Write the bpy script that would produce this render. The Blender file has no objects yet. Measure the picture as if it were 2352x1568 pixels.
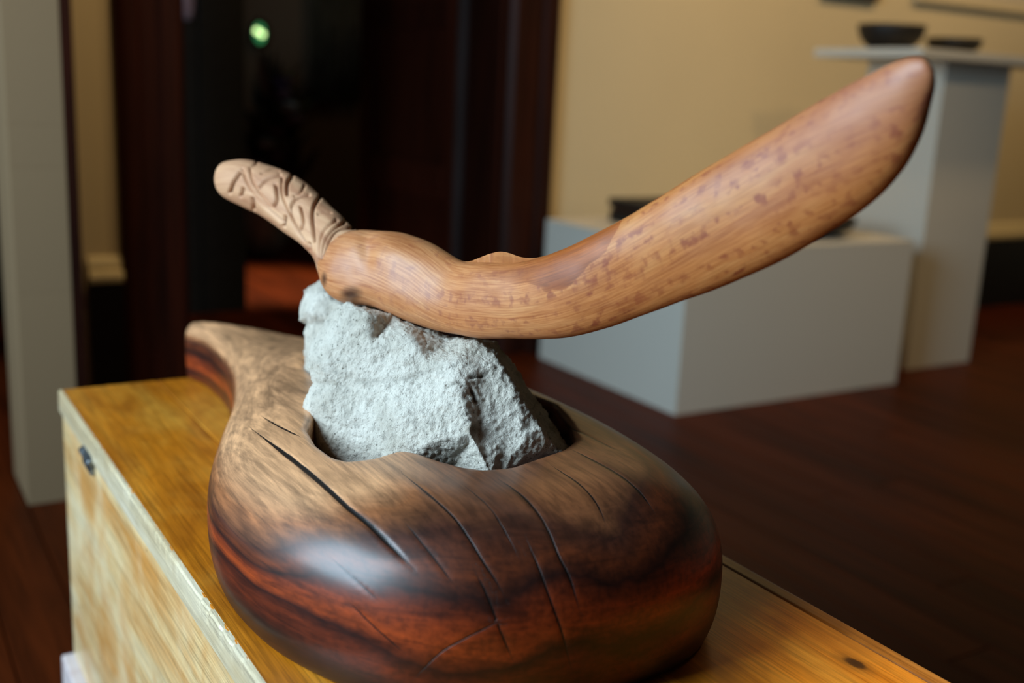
import bpy, bmesh, math, random
import numpy as np
from mathutils import Matrix, Vector, noise
from mathutils.geometry import delaunay_2d_cdt

random.seed(7); np.random.seed(7)
S = bpy.context.scene
C = S.collection

# ------------------------------------------------------------------ camera
F_PX, CX, CY = 2511.0, 1176.0, 784.0            # focal length in pixels of the 2352 x 1568 frame
CAM = np.array([0.0, 0.0, 1.0])                 # camera 1 m above the floor
_d = np.array([662 - CX, 11570 - CY, F_PX]); _z = -_d / np.linalg.norm(_d)
_x = np.array([5358 - CX, 399 - CY, F_PX]); _x /= np.linalg.norm(_x)
_x -= _z * (_x @ _z); _x /= np.linalg.norm(_x)
_y = np.cross(_z, _x)
R3 = np.array([_x, _y, _z])                     # world = R3 @ (right, down, forward)
cam_data = bpy.data.cameras.new('camera')
cam = bpy.data.objects.new('camera', cam_data); C.objects.link(cam)
cam_data.sensor_width = 36.0; cam_data.lens = F_PX / 2352 * 36
cam_data.clip_start = 0.02
m = Matrix.Identity(4)
for i in range(3):
    m[i][0] = R3[i, 0]; m[i][1] = -R3[i, 1]; m[i][2] = -R3[i, 2]; m[i][3] = CAM[i]
cam.matrix_world = m
cam_data.dof.use_dof = True
cam_data.dof.focus_distance = 0.985
cam_data.dof.aperture_fstop = 2.9
S.camera = cam

def unproj(px, py, depth):
    v = np.array([(px - CX) / F_PX, (py - CY) / F_PX, 1.0]) * depth
    return R3 @ v + CAM
def project(P):
    v = (np.asarray(P) - CAM) @ R3
    return v[:, 0] / v[:, 2] * F_PX + CX, v[:, 1] / v[:, 2] * F_PX + CY, v[:, 2]

# ------------------------------------------------------------------ light
w = bpy.data.worlds.new('world'); S.world = w; w.use_nodes = True
w.node_tree.nodes['Background'].inputs[0].default_value = (0.55, 0.65, 0.8, 1)
w.node_tree.nodes['Background'].inputs[1].default_value = 0.006
def area(name, loc, target, sx, sy, power, col, spread=180):
    d = bpy.data.lights.new(name, 'AREA'); d.shape = 'RECTANGLE'; d.size = sx; d.size_y = sy
    d.energy = power; d.color = col; d.spread = math.radians(spread)
    o = bpy.data.objects.new(name, d); C.objects.link(o)
    o.location = loc
    o.rotation_euler = (Vector(target) - Vector(loc)).to_track_quat('-Z', 'Y').to_euler()
    return o
def spot(name, loc, target, power, col, ang, blend=0.6, rad=0.05):
    d = bpy.data.lights.new(name, 'SPOT'); d.energy = power; d.color = col
    d.spot_size = math.radians(ang); d.spot_blend = blend; d.shadow_soft_size = rad
    o = bpy.data.objects.new(name, d); C.objects.link(o); o.location = loc
    o.rotation_euler = (Vector(target) - Vector(loc)).to_track_quat('-Z', 'Y').to_euler()
    return o
DAY = (0.62, 0.83, 1.0); WARM = (1.0, 0.70, 0.36)
area('window_daylight', (-1.58, 1.12, 1.72), (0.4, 1.12, 1.1), 1.3, 1.5, 122, DAY)
for x, p in ((2.2, 16), (3.6, 20), (5.2, 16)):
    spot('wall_washer', (x, 2.2, 2.85), (x, 3.5, 1.35), p * 3.8, WARM, 95, 1.0, 0.08)
spot('wall_washer_left', (1.05, 2.5, 2.85), (0.66, 3.5, 1.2), 60, WARM, 50, 1.0, 0.08)
spot('column_downlight', (0.2, 1.9, 2.9), (0.37, 2.6, 1.55), 26, WARM, 34, 1.0, 0.05)
spot('gallery_downlight', (2.6, 0.4, 2.9), (2.8, 2.6, 0.3), 72, WARM, 60, 1.0, 0.08)
spot('chest_downlight', (1.5, 0.2, 2.9), (0.80, 0.42, 0.5), 240, WARM, 13, 1.0, 0.05)
pl = bpy.data.lights.new('far_room_fill', 'POINT'); pl.energy = 7; pl.color = (1.0, 0.72, 0.45); pl.shadow_soft_size = 0.1  # unseen fill light, added to lift the dark far room
po = bpy.data.objects.new('far_room_fill', pl); C.objects.link(po); po.location = (3.0, 5.2, 2.4)
spot('far_room_lamp', (1.8, 5.0, 2.8), (1.7, 5.15, 0.0), 760, (1.0, 0.82, 0.62), 26, 0.8, 0.1)
S.view_settings.view_transform = 'Standard'
S.view_settings.look = 'None'
S.view_settings.exposure = 0.0
S.view_settings.gamma = 1.0
S.view_settings.use_curve_mapping = False

# ------------------------------------------------------------------ helpers
def lin(r, g, b):
    f = lambda c: (c / 255 / 12.92) if c / 255 <= 0.04045 else ((c / 255 + 0.055) / 1.055) ** 2.4
    return (f(r), f(g), f(b), 1.0)

class N:
    """small node-tree writer"""
    def __init__(s, name):
        s.m = bpy.data.materials.new(name); s.m.use_nodes = True
        s.t = s.m.node_tree; s.b = s.t.nodes['Principled BSDF']
        s.out = s.t.nodes['Material Output']
    def n(s, typ, **kw):
        o = s.t.nodes.new(typ)
        for k, v in kw.items(): setattr(o, k, v)
        return o
    def put(s, sock, v):
        if isinstance(v, bpy.types.NodeSocket): s.t.links.new(v, sock)
        else: sock.default_value = v
    def coord(s, kind='Object', scale=(1, 1, 1), rot=(0, 0, 0), loc=(0, 0, 0)):
        tc = s.n('ShaderNodeTexCoord'); mp = s.n('ShaderNodeMapping')
        s.t.links.new(tc.outputs[kind], mp.inputs[0])
        mp.inputs['Scale'].default_value = scale; mp.inputs['Rotation'].default_value = rot
        mp.inputs['Location'].default_value = loc
        return mp.outputs[0]
    def noise(s, vec, scale=5, detail=4, rough=0.55, dist=0.0):
        o = s.n('ShaderNodeTexNoise'); s.put(o.inputs['Vector'], vec)
        o.inputs['Scale'].default_value = scale; o.inputs['Detail'].default_value = detail
        o.inputs['Roughness'].default_value = rough; o.inputs['Distortion'].default_value = dist
        return o.outputs[0]
    def voro(s, vec, scale=5, feature='F1', rnd=1.0):
        o = s.n('ShaderNodeTexVoronoi', feature=feature); s.put(o.inputs['Vector'], vec)
        o.inputs['Scale'].default_value = scale
        o.inputs['Randomness'].default_value = rnd
        return o.outputs[0]
    def ramp(s, fac, stops, interp='LINEAR'):
        o = s.n('ShaderNodeValToRGB'); s.put(o.inputs[0], fac); cr = o.color_ramp; cr.interpolation = interp
        while len(cr.elements) > 1: cr.elements.remove(cr.elements[-1])
        cr.elements[0].position = stops[0][0]; cr.elements[0].color = _c(stops[0][1])
        for p, c in stops[1:]:
            e = cr.elements.new(p); e.color = _c(c)
        return o.outputs[0]
    def mix(s, fac, a, b, mode='MIX'):
        o = s.n('ShaderNodeMix', data_type='RGBA', blend_type=mode)
        s.put(o.inputs[0], fac); s.put(o.inputs[6], a); s.put(o.inputs[7], b)
        return o.outputs[2]
    def math(s, op, a, b=0.0, c=None, clamp=False):
        o = s.n('ShaderNodeMath', operation=op, use_clamp=clamp); s.put(o.inputs[0], a); s.put(o.inputs[1], b)
        if c is not None: s.put(o.inputs[2], c)
        return o.outputs[0]
    def attr(s, name):
        return s.n('ShaderNodeAttribute', attribute_name=name).outputs['Fac']
    def xyz(s, vec, i):
        o = s.n('ShaderNodeSeparateXYZ'); s.put(o.inputs[0], vec); return o.outputs[i]
    def bump(s, h, strength=0.3, dist=0.002, normal=None):
        o = s.n('ShaderNodeBump'); s.put(o.inputs['Height'], h)
        o.inputs['Strength'].default_value = strength; o.inputs['Distance'].default_value = dist
        if normal is not None: s.t.links.new(normal, o.inputs['Normal'])
        return o.outputs[0]
    def done(s, color=None, rough=0.5, normal=None, spec=0.5, coat=0.0, coat_rough=0.1, emit=None, estr=0.0):
        b = s.b
        if color is not None: s.put(b.inputs['Base Color'], color)
        s.put(b.inputs['Roughness'], rough)
        s.put(b.inputs['Specular IOR Level'], spec)
        b.inputs['Coat Weight'].default_value = coat; b.inputs['Coat Roughness'].default_value = coat_rough
        if normal is not None: s.t.links.new(normal, b.inputs['Normal'])
        if emit is not None:
            s.put(b.inputs['Emission Color'], emit); b.inputs['Emission Strength'].default_value = estr
        return s.m
def _c(c):
    return (c, c, c, 1) if isinstance(c, (int, float)) else (tuple(c) if len(c) == 4 else (*c, 1))

def tag(o, label=None, cat=None, group=None, kind=None):
    if label: o['label'] = label
    if cat: o['category'] = cat
    if group: o['group'] = group
    if kind: o['kind'] = kind
    return o
def empty(name, loc=(0, 0, 0)):
    o = bpy.data.objects.new(name, None); C.objects.link(o); o.location = loc; o.empty_display_size = 0.05
    return o
def link(name, mesh, mat=None, parent=None, loc=(0, 0, 0)):
    o = bpy.data.objects.new(name, mesh); C.objects.link(o); o.location = loc
    if mat is not None and len(mesh.materials) == 0: mesh.materials.append(mat)
    if parent is not None: o.parent = parent
    return o
def bm_mesh(bm, name, smooth=False):
    me = bpy.data.meshes.new(name); bm.to_mesh(me); bm.free()
    if smooth: me.polygons.foreach_set('use_smooth', [True] * len(me.polygons))
    return me
def box_mesh(name, lo, hi, bev=0.0, seg=2):
    bm = bmesh.new()
    bmesh.ops.create_cube(bm, size=1.0)
    for v in bm.verts:
        for i in range(3): v.co[i] = lo[i] + (v.co[i] + 0.5) * (hi[i] - lo[i])
    if bev > 0:
        bmesh.ops.bevel(bm, geom=list(bm.edges), offset=bev, segments=seg, profile=0.5, affect='EDGES')
    return bm_mesh(bm, name)
def box(name, lo, hi, mat, parent=None, bev=0.0, seg=2):
    """box given in world coordinates; origin at the centre of its underside"""
    c = ((lo[0] + hi[0]) / 2, (lo[1] + hi[1]) / 2, lo[2])
    me = box_mesh(name, [lo[i] - c[i] for i in range(3)], [hi[i] - c[i] for i in range(3)], bev, seg)
    p = Vector(parent.location) if parent is not None else Vector((0, 0, 0))
    return link(name, me, mat, parent, Vector(c) - p)
def lathe(name, prof, mat, loc, parent=None, seg=48, sx=1.0, sy=1.0):
    bm = bmesh.new(); rings = []
    for r, z in prof:
        if r < 1e-6: rings.append([bm.verts.new((0, 0, z))])
        else: rings.append([bm.verts.new((r * sx * math.cos(2 * math.pi * k / seg), r * sy * math.sin(2 * math.pi * k / seg), z)) for k in range(seg)])
    for a, b in zip(rings, rings[1:]):
        for k in range(seg):
            k2 = (k + 1) % seg
            if len(a) == 1 and len(b) == 1: continue
            if len(a) == 1: bm.faces.new((a[0], b[k], b[k2]))
            elif len(b) == 1: bm.faces.new((a[k], a[k2], b[0]))
            else: bm.faces.new((a[k], a[k2], b[k2], b[k]))
    bmesh.ops.recalc_face_normals(bm, faces=bm.faces)
    me = bm_mesh(bm, name, True)
    p = Vector(parent.location) if parent is not None else Vector((0, 0, 0))
    return link(name, me, mat, parent, Vector(loc) - p)
def np_mesh(name, V, quads=None, tris=None, smooth=True):
    me = bpy.data.meshes.new(name)
    faces = []
    if quads is not None: faces += [tuple(q) for q in quads.tolist()]
    if tris is not None: faces += [tuple(t) for t in tris]
    me.from_pydata(V.tolist(), [], faces); me.update()
    if smooth: me.polygons.foreach_set('use_smooth', [True] * len(me.polygons))
    return me
def add_attr(me, name, arr):
    a = me.attributes.new(name, 'FLOAT', 'POINT'); a.data.foreach_set('value', np.ascontiguousarray(arr, dtype=np.float32))
def normals(me):
    n = np.empty(len(me.vertices) * 3, dtype=np.float32); me.vertices.foreach_get('normal', n); return n.reshape(-1, 3)
def spline(pts, n, closed=False):
    """Catmull-Rom resampling"""
    P = np.asarray(pts, float); k = len(P); out = []
    segs = k if closed else k - 1
    for i in range(segs):
        if closed: a, b, c, d = P[(i - 1) % k], P[i], P[(i + 1) % k], P[(i + 2) % k]
        else: a, b, c, d = P[max(i - 1, 0)], P[i], P[i + 1], P[min(i + 2, k - 1)]
        for t in np.linspace(0, 1, n, endpoint=False):
            out.append(0.5 * ((2 * b) + (c - a) * t + (2 * a - 5 * b + 4 * c - d) * t * t + (3 * b - a - 3 * c + d) * t ** 3))
    if not closed: out.append(P[-1])
    return np.array(out)
def seg_dist(x, y, poly):
    """distance, signed side distance and arc position to an open polyline (arrays x, y)"""
    best = np.full(x.shape, 1e9); sgn = np.zeros(x.shape); pos = np.zeros(x.shape); acc = 0.0
    poly = np.asarray(poly, float)
    L = np.linalg.norm(np.diff(poly, axis=0), axis=1).sum()
    for (ax, ay), (bx, by) in zip(poly[:-1], poly[1:]):
        dx, dy = bx - ax, by - ay; l2 = dx * dx + dy * dy + 1e-12
        t = np.clip(((x - ax) * dx + (y - ay) * dy) / l2, 0, 1)
        d = np.hypot(x - ax - t * dx, y - ay - t * dy); side = np.sign((x - ax) * dy - (y - ay) * dx)
        k = d < best
        best = np.where(k, d, best); sgn = np.where(k, side, sgn); pos = np.where(k, (acc + t * math.sqrt(l2)) / L, pos)
        acc += math.sqrt(l2)
    return best, best * sgn, pos
def inside(x, y, poly):
    r = np.zeros(x.shape, bool); k = len(poly)
    for i in range(k):
        x1, y1 = poly[i]; x2, y2 = poly[(i + 1) % k]
        c = ((y1 > y) != (y2 > y)) & (x < (x2 - x1) * (y - y1) / (y2 - y1 + 1e-15) + x1)
        r ^= c
    return r
def poly_sdf(x, y, poly):
    P = np.vstack([poly, poly[:1]]); d, _, _ = seg_dist(x, y, P)
    return np.where(inside(x, y, poly), -d, d)
def surface_nets(Fv, org, h):
    nx, ny, nz = Fv.shape; neg = Fv < 0
    cnt = np.zeros((nx - 1, ny - 1, nz - 1), np.int8)
    for i in (0, 1):
        for j in (0, 1):
            for k in (0, 1): cnt += neg[i:nx - 1 + i, j:ny - 1 + j, k:nz - 1 + k]
    act = (cnt > 0) & (cnt < 8)
    I, J, K = np.nonzero(act); idx = np.full(act.shape, -1, np.int64); idx[I, J, K] = np.arange(len(I))
    acc = np.zeros((len(I), 3)); num = np.zeros(len(I))
    cs = [(i, j, k) for i in (0, 1) for j in (0, 1) for k in (0, 1)]
    for a in cs:
        for b in cs:
            if sum(abs(p - q) for p, q in zip(a, b)) != 1 or a > b: continue
            fa = Fv[I + a[0], J + a[1], K + a[2]].astype(float); fb = Fv[I + b[0], J + b[1], K + b[2]].astype(float)
            cr = (fa < 0) != (fb < 0); t = np.where(cr, fa / np.where(cr, fa - fb, 1), 0)
            p = np.array(a)[None] + t[:, None] * (np.array(b) - np.array(a))[None]
            acc += np.where(cr[:, None], p, 0); num += cr
    V = (np.stack([I, J, K], 1) + acc / num[:, None]) * h + np.array(org)
    Q = []
    for ax in range(3):
        s0 = [slice(1, -1)] * 3; s0[ax] = slice(0, -1); s1 = list(s0); s1[ax] = slice(1, None)
        A = neg[tuple(s0)]; B = neg[tuple(s1)]
        e = np.nonzero(A != B); e = [e[0].copy(), e[1].copy(), e[2].copy()]
        flip = A[tuple(e)]
        for q in range(3):
            if q != ax: e[q] += 1
        u, v = [q for q in range(3) if q != ax]
        def at(du, dv):
            p = [e[0].copy(), e[1].copy(), e[2].copy()]; p[u] -= du; p[v] -= dv
            return idx[p[0], p[1], p[2]]
        q4 = np.stack([at(0, 0), at(1, 0), at(1, 1), at(0, 1)], 1)
        if ax == 1: flip = ~flip
        q4 = np.where(flip[:, None], q4, q4[:, ::-1]); Q.append(q4)
    Q = np.vstack(Q); Q = Q[(Q >= 0).all(1)]
    return V, Q
def smooth_pts(V, E, it, lam=0.5):
    V = V.copy()
    deg = np.bincount(E.ravel(), minlength=len(V))[:, None].astype(float)
    for _ in range(it):
        a = np.zeros_like(V)
        for c in range(V.shape[1]):
            a[:, c] = np.bincount(E[:, 0], V[E[:, 1], c], len(V)) + np.bincount(E[:, 1], V[E[:, 0], c], len(V))
        V += lam * (a / np.maximum(deg, 1) - V)
    return V
def quad_edges(Q):
    E = np.vstack([Q[:, [0, 1]], Q[:, [1, 2]], Q[:, [2, 3]], Q[:, [3, 0]]]); E.sort(axis=1); return np.unique(E, axis=0)
def fbm(P, scale, octs=4, off=0.0):
    o = Vector((off, off * 1.7, off * 0.3))
    return np.array([noise.fractal(Vector(p) * scale + o, 1.0, 2.0, octs) for p in P])

# ------------------------------------------------------------------ materials
def plaster(name, col, var=0.06, rough=0.9):
    t = N(name); v = t.coord()
    n = t.noise(v, 1.3, 3); f = t.noise(v, 90, 3)
    c = t.mix(t.math('MULTIPLY', n, 0.7), col, tuple(max(0, q * (1 - 3 * var)) for q in col[:3]) + (1,))
    return t.done(c, rough, t.bump(f, 0.12, 0.002), 0.25)
def wood(name, light, dark, axis=1, rough=0.4, scale=1.0, coat=0.0, fine=0.25, spec=0.5):
    t = N(name); sc = [26 * scale] * 3; sc[axis] = 1.6 * scale
    fs = [220 * scale] * 3; fs[axis] = 7 * scale
    info = t.n('ShaderNodeObjectInfo')
    mp = t.n('ShaderNodeVectorMath', operation='ADD'); t.t.links.new(t.coord(), mp.inputs[0])
    cb = t.n('ShaderNodeCombineXYZ'); t.t.links.new(t.math('MULTIPLY', info.outputs['Random'], 9.0), cb.inputs[0]); t.t.links.new(cb.outputs[0], mp.inputs[1])
    def sv(s):
        q = t.n('ShaderNodeVectorMath', operation='MULTIPLY'); t.t.links.new(mp.outputs[0], q.inputs[0]); q.inputs[1].default_value = s; return q.outputs[0]
    a = t.noise(sv(sc), 1.0, 5, 0.6, 0.6); b = t.noise(sv(fs), 1.0, 3, 0.6)
    c = t.ramp(a, [(0.3, dark), (0.7, light)])
    c = t.mix(fine, c, t.ramp(b, [(0.35, tuple(q * 0.35 for q in dark[:3])), (0.65, light)]), 'MIX')
    c = t.mix(1.0, c, t.ramp(info.outputs['Random'], [(0, 0.72), (1, 1.1)]), 'MULTIPLY')
    return t.done(c, rough, t.bump(b, 0.15, 0.001), spec, coat, 0.15)
M = {}
M['wall'] = plaster('cream_wall', lin(214, 196, 158))
M['white'] = plaster('white_painted_board', lin(210, 204, 190), 0.02, 0.7)
M['trimcream'] = plaster('cream_gloss_paint', lin(220, 203, 160), 0.03, 0.5)
M['ceil'] = plaster('dark_timber_ceiling', lin(60, 44, 34))
M['darkwood'] = wood('dark_stained_wood', lin(62, 24, 10), lin(26, 9, 4), 2, 0.5, 0.6, spec=0.2)
M['skirt'] = wood('black_stained_skirting', lin(20, 13, 10), lin(8, 5, 4), 0, 0.5, 0.6, spec=0.3)
M['floor'] = wood('dark_floorboard', lin(100, 40, 11), lin(42, 15, 4), 1, 0.45, 0.55, spec=0.09)
M['doorwood'] = wood('red_brown_door_wood', lin(92, 40, 22), lin(40, 15, 8), 2, 0.4, 0.6)
t = N('black_matte'); v = t.coord(); M['black'] = t.done(t.ramp(t.noise(v, 30), [(0.3, 0.004), (0.7, 0.008)]), 0.6, None, 0.25)
t = N('black_carved_wood'); v = t.coord(); M['bowl'] = t.done(t.ramp(t.noise(v, 40), [(0.3, lin(7, 5, 4)), (0.7, lin(16, 11, 8))]), 0.6, t.bump(t.noise(v, 60), 0.3, 0.003))

# base wood ------------------------------------------------------------
t = N('polished_burl_wood'); ob = t.coord()
warp = t.noise(t.coord(scale=(5, 2.2, 6)), 1.0, 4, 0.55, 0.4)
zz = t.xyz(ob, 2)
g = t.math('ADD', t.attr('sap_shading'), t.math('MULTIPLY', t.math('SUBTRACT', warp, 0.5), 0.6))
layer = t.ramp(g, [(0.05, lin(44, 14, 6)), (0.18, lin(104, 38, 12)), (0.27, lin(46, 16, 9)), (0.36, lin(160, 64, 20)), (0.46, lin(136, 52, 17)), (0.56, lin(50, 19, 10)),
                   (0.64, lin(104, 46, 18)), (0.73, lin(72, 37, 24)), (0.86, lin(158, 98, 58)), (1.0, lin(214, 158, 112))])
fine = t.noise(t.coord(scale=(170, 9, 170)), 1.0, 4, 0.65)
band = t.noise(t.coord(scale=(16, 5, 85), rot=(0.12, 0.1, 0)), 1.0, 5, 0.65, 1.2)
c = t.mix(0.8, layer, t.mix(1.0, layer, t.ramp(band, [(0.3, 0.3), (0.52, 1.0), (0.72, 1.6)]), 'MULTIPLY'))
c = t.mix(0.65, c, t.mix(1.0, c, t.ramp(fine, [(0.36, 0.4), (0.55, 1.0), (0.7, 1.25)]), 'MULTIPLY'))
crk = t.math('ADD', t.attr('crack'), t.math('MULTIPLY', t.math('SUBTRACT', t.noise(t.coord(scale=(260, 60, 260)), 1.0, 2), 0.5), 0.8))
cw = t.math('MULTIPLY', t.attr('crack_width'), 1.0)
cm = t.math('SUBTRACT', 1.0, t.math('DIVIDE', t.math('ABSOLUTE', crk), t.math('ADD', cw, 0.0001)), clamp=True)
cm = t.math('MULTIPLY', cm, t.math('LESS_THAN', t.attr('crack_near'), 5.0))
cm2 = t.math('MINIMUM', t.math('MULTIPLY', cm, 2.5), 1.0)
c = t.mix(cm2, c, lin(16, 9, 6))
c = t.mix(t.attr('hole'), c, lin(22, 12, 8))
hgt = t.math('SUBTRACT', t.math('MULTIPLY', fine, 0.25), t.math('MULTIPLY', cm2, 2.0))
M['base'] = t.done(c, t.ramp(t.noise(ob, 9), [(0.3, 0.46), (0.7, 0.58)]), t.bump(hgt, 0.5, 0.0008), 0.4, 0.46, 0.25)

# rock ----------------------------------------------------------------
t = N('white_limestone'); ob = t.coord()
a = t.noise(ob, 14, 5, 0.6); b = t.noise(ob, 120, 6, 0.7); d = t.voro(ob, 420); e = t.noise(ob, 420, 4, 0.7); pits = t.voro(ob, 150)
c = t.ramp(a, [(0.3, lin(188, 180, 164)), (0.6, lin(224, 217, 203))])
c = t.mix(1.0, c, t.ramp(b, [(0.3, 0.55), (0.46, 0.96), (0.7, 1.05)]), 'MULTIPLY')
sp = t.math('MULTIPLY', t.ramp(t.noise(ob, 330, 2, 0.5), [(0.27, 1.0), (0.35, 0.0)]), t.ramp(a, [(0.35, 1.0), (0.7, 0.35)]))
c = t.mix(sp, c, lin(84, 78, 66))
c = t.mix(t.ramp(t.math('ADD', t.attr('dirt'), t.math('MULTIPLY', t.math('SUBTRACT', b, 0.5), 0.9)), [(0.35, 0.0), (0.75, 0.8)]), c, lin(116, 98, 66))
c = t.mix(t.math('MULTIPLY', t.attr('fissure'), 0.8), c, lin(62, 52, 38))
h1 = t.math('ADD', t.math('MULTIPLY', b, 1.0), t.math('MULTIPLY', e, 0.5))
h1 = t.math('ADD', h1, t.math('MULTIPLY', t.ramp(pits, [(0.0, 0.0), (0.25, 1.0)]), 0.35))
M['rock'] = t.done(c, 0.95, t.bump(h1, 0.9, 0.004), 0.15)

# blade wood ------------------------------------------------------------
def blade_mat(name, carved):
    t = N(name)
    uv = lambda sx, sy: t.coord('UV', (sx, sy, 1))
    fine = t.noise(uv(26, 520), 1.0, 4, 0.6); mid = t.noise(uv(9, 40), 1.0, 5, 0.6, 0.8)
    dash = t.noise(uv(100, 85), 1.0, 2, 0.5); mask = t.noise(uv(7, 14), 1.0, 2)
    rows = t.noise(uv(6, 75), 1.0, 2)
    if carved:
        c = t.ramp(mid, [(0.3, lin(160, 106, 74)), (0.55, lin(198, 150, 112)), (0.75, lin(216, 172, 134))])
    else:
        c = t.ramp(mid, [(0.28, lin(158, 80, 30)), (0.5, lin(190, 110, 48)), (0.75, lin(208, 142, 78))])
        c = t.mix(0.4, c, t.ramp(fine, [(0.35, lin(124, 66, 32)), (0.6, lin(196, 134, 80))]))
        k = t.math('MULTIPLY', t.ramp(dash, [(0.5, 0.0), (0.64, 1.0)]), t.ramp(rows, [(0.42, 0.0), (0.56, 1.0)]))
        k = t.math('MULTIPLY', k, t.ramp(mask, [(0.3, 0.4), (0.6, 1.0)]))
        c = t.mix(k, c, lin(138, 64, 32))
        hn = t.math('ADD', t.attr('heart'), t.math('MULTIPLY', t.math('SUBTRACT', t.noise(uv(40, 60), 1.0, 4), 0.5), 0.5))
        c = t.mix(t.math('MULTIPLY', t.ramp(hn, [(0.44, 0.0), (0.5, 1.0)]), t.attr('heart_fade')), c, t.mix(1.0, t.ramp(mid, [(0.3, lin(128, 62, 22)), (0.7, lin(176, 96, 38))]), t.ramp(fine, [(0.35, 0.75), (0.6, 1.05)]), 'MULTIPLY'))
        c = t.mix(t.math('MULTIPLY', t.attr('pale'), t.ramp(mid, [(0.3, 0.25), (0.65, 0.8)])), c, t.ramp(fine, [(0.3, lin(170, 108, 72)), (0.65, lin(212, 156, 112))]))
        c = t.mix(t.math('MULTIPLY', t.attr('mauve'), 0.5), c, lin(164, 104, 84))  # glossy sheen near the tip is painted in as a mauve tint
    st = t.math('ADD', t.attr('stain'), t.math('MULTIPLY', t.math('SUBTRACT', mid, 0.5), 0.5))
    c = t.mix(t.ramp(st, [(0.3, 0.0), (0.8, 0.9)]), c, lin(58, 28, 14))
    return t.done(c, 0.5 if not carved else 0.65, t.bump(fine, 0.12, 0.0006), 0.45, 0.12 if not carved else 0.0, 0.35)
M['blade'] = blade_mat('pale_figured_wood', False)
M['handle'] = blade_mat('carved_matte_wood', True)

KX, KY = 0.715, 0.568                      # knot in the wide lid board
# chest pine ------------------------------------------------------------
def pine(name, c0, c1, c2, rot=0.0, knot=None):
    t = N(name); ob = t.coord(rot=(0, 0, rot))
    a = t.noise(t.coord(scale=(14, 1.8, 14)), 1.0, 5, 0.6, 0.8); f = t.noise(t.coord(scale=(420, 10, 420)), 1.0, 4, 0.65)
    p = t.noise(ob, 6, 4, 0.6)
    c = t.ramp(a, [(0.28, c0), (0.5, c1), (0.74, c2)])
    c = t.mix(0.6, c, t.mix(1.0, c, t.ramp(f, [(0.36, 0.42), (0.52, 1.0), (0.7, 1.4)]), 'MULTIPLY'))
    c = t.mix(t.ramp(p, [(0.5, 0.0), (0.75, 0.55)]), c, c2)
    c = t.mix(t.ramp(t.noise(t.coord(scale=(1.6, 1, 1)), 9, 3, 0.6, 0.5), [(0.46, 0.0), (0.68, 0.6)]), c, c0)
    nick = t.voro(t.coord(scale=(1, 0.6, 1)), 26)
    nn = t.math('MULTIPLY', t.ramp(nick, [(0.04, 1.0), (0.07, 0.0)]), t.math('GREATER_THAN', t.noise(ob, 13), 0.56))
    c = t.mix(nn, c, lin(52, 30, 12))
    if knot:
        kv = t.coord(loc=(-knot[0], -knot[1] * .55, 0), scale=(1, .55, 0)); ln = t.n('ShaderNodeVectorMath', operation='LENGTH'); t.t.links.new(kv, ln.inputs[0])
        kd = t.math('ADD', ln.outputs['Value'], t.math('MULTIPLY', t.math('SUBTRACT', t.noise(ob, 90), 0.5), 0.004))
        c = t.mix(t.ramp(t.math('MULTIPLY', kd, 60), [(0.0, 0.95), (0.28, 0.9), (0.45, 0.35), (0.9, 0.0)]), c, lin(40, 18, 6))
    return t.done(c, t.ramp(p, [(0.3, 0.26), (0.7, 0.42)]), t.bump(f, 0.2, 0.0006), 0.5, 0.3, 0.2)
M['pine'] = pine('honey_varnished_pine', lin(150, 80, 12), lin(208, 124, 24), lin(226, 160, 58))
M['pine_knot'] = pine('honey_varnished_pine_knot', lin(150, 80, 12), lin(208, 124, 24), lin(226, 160, 58), 0.0, (KX - .5715, KY - 1.031))
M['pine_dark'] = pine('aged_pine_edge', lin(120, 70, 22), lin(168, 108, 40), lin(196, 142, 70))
M['pine_glare'] = pine('glare_pale_pine', lin(214, 146, 70), lin(238, 202, 144), lin(246, 228, 188))  # paler pine copy with the left face's glare put into its colour
M['edge'] = pine('worn_cream_edge', lin(196, 170, 128), lin(214, 196, 160), lin(226, 212, 184))
t = N('aged_steel'); v = t.coord(); t.b.inputs['Metallic'].default_value = 0.8
M['steel'] = t.done(t.ramp(t.noise(v, 120), [(0.35, lin(52, 54, 56)), (0.65, lin(150, 156, 160))]), 0.45)
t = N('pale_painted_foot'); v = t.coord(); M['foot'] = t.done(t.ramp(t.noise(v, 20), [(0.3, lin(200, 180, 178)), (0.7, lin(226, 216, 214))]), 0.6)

# ------------------------------------------------------------------ setting
YW = 3.5                                    # face of the back wall
floor = tag(empty('floor', (2.5, 3.0, 0)), kind='structure')
bw = 0.125; meshes = []
for ln in (2.6, 3.1, 3.6):
    meshes.append(box_mesh('floorboard', (-bw / 2 + 0.0012, -ln / 2, -0.025), (bw / 2 - 0.0012, ln / 2, 0.0), 0.0015, 1))
lens = (2.6, 3.1, 3.6)
for k in range(66):
    x = -2.0 + k * bw; y = -1.2 - random.random() * 1.6
    while y < (7.2 if 0.8 < x < 3.2 else (4.3 if x < 0.8 else 3.5)):
        q = random.randrange(3); yc = y + lens[q] / 2
        o = link('floorboard', meshes[q], M['floor'], floor, (x - 2.5, yc - 3.0, random.uniform(-0.0008, 0.0)))
        y += lens[q] + 0.002
box('subfloor', (-2.2, -2.8, -0.08), (6.4, 8.6, -0.027), M['black'], floor)

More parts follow.
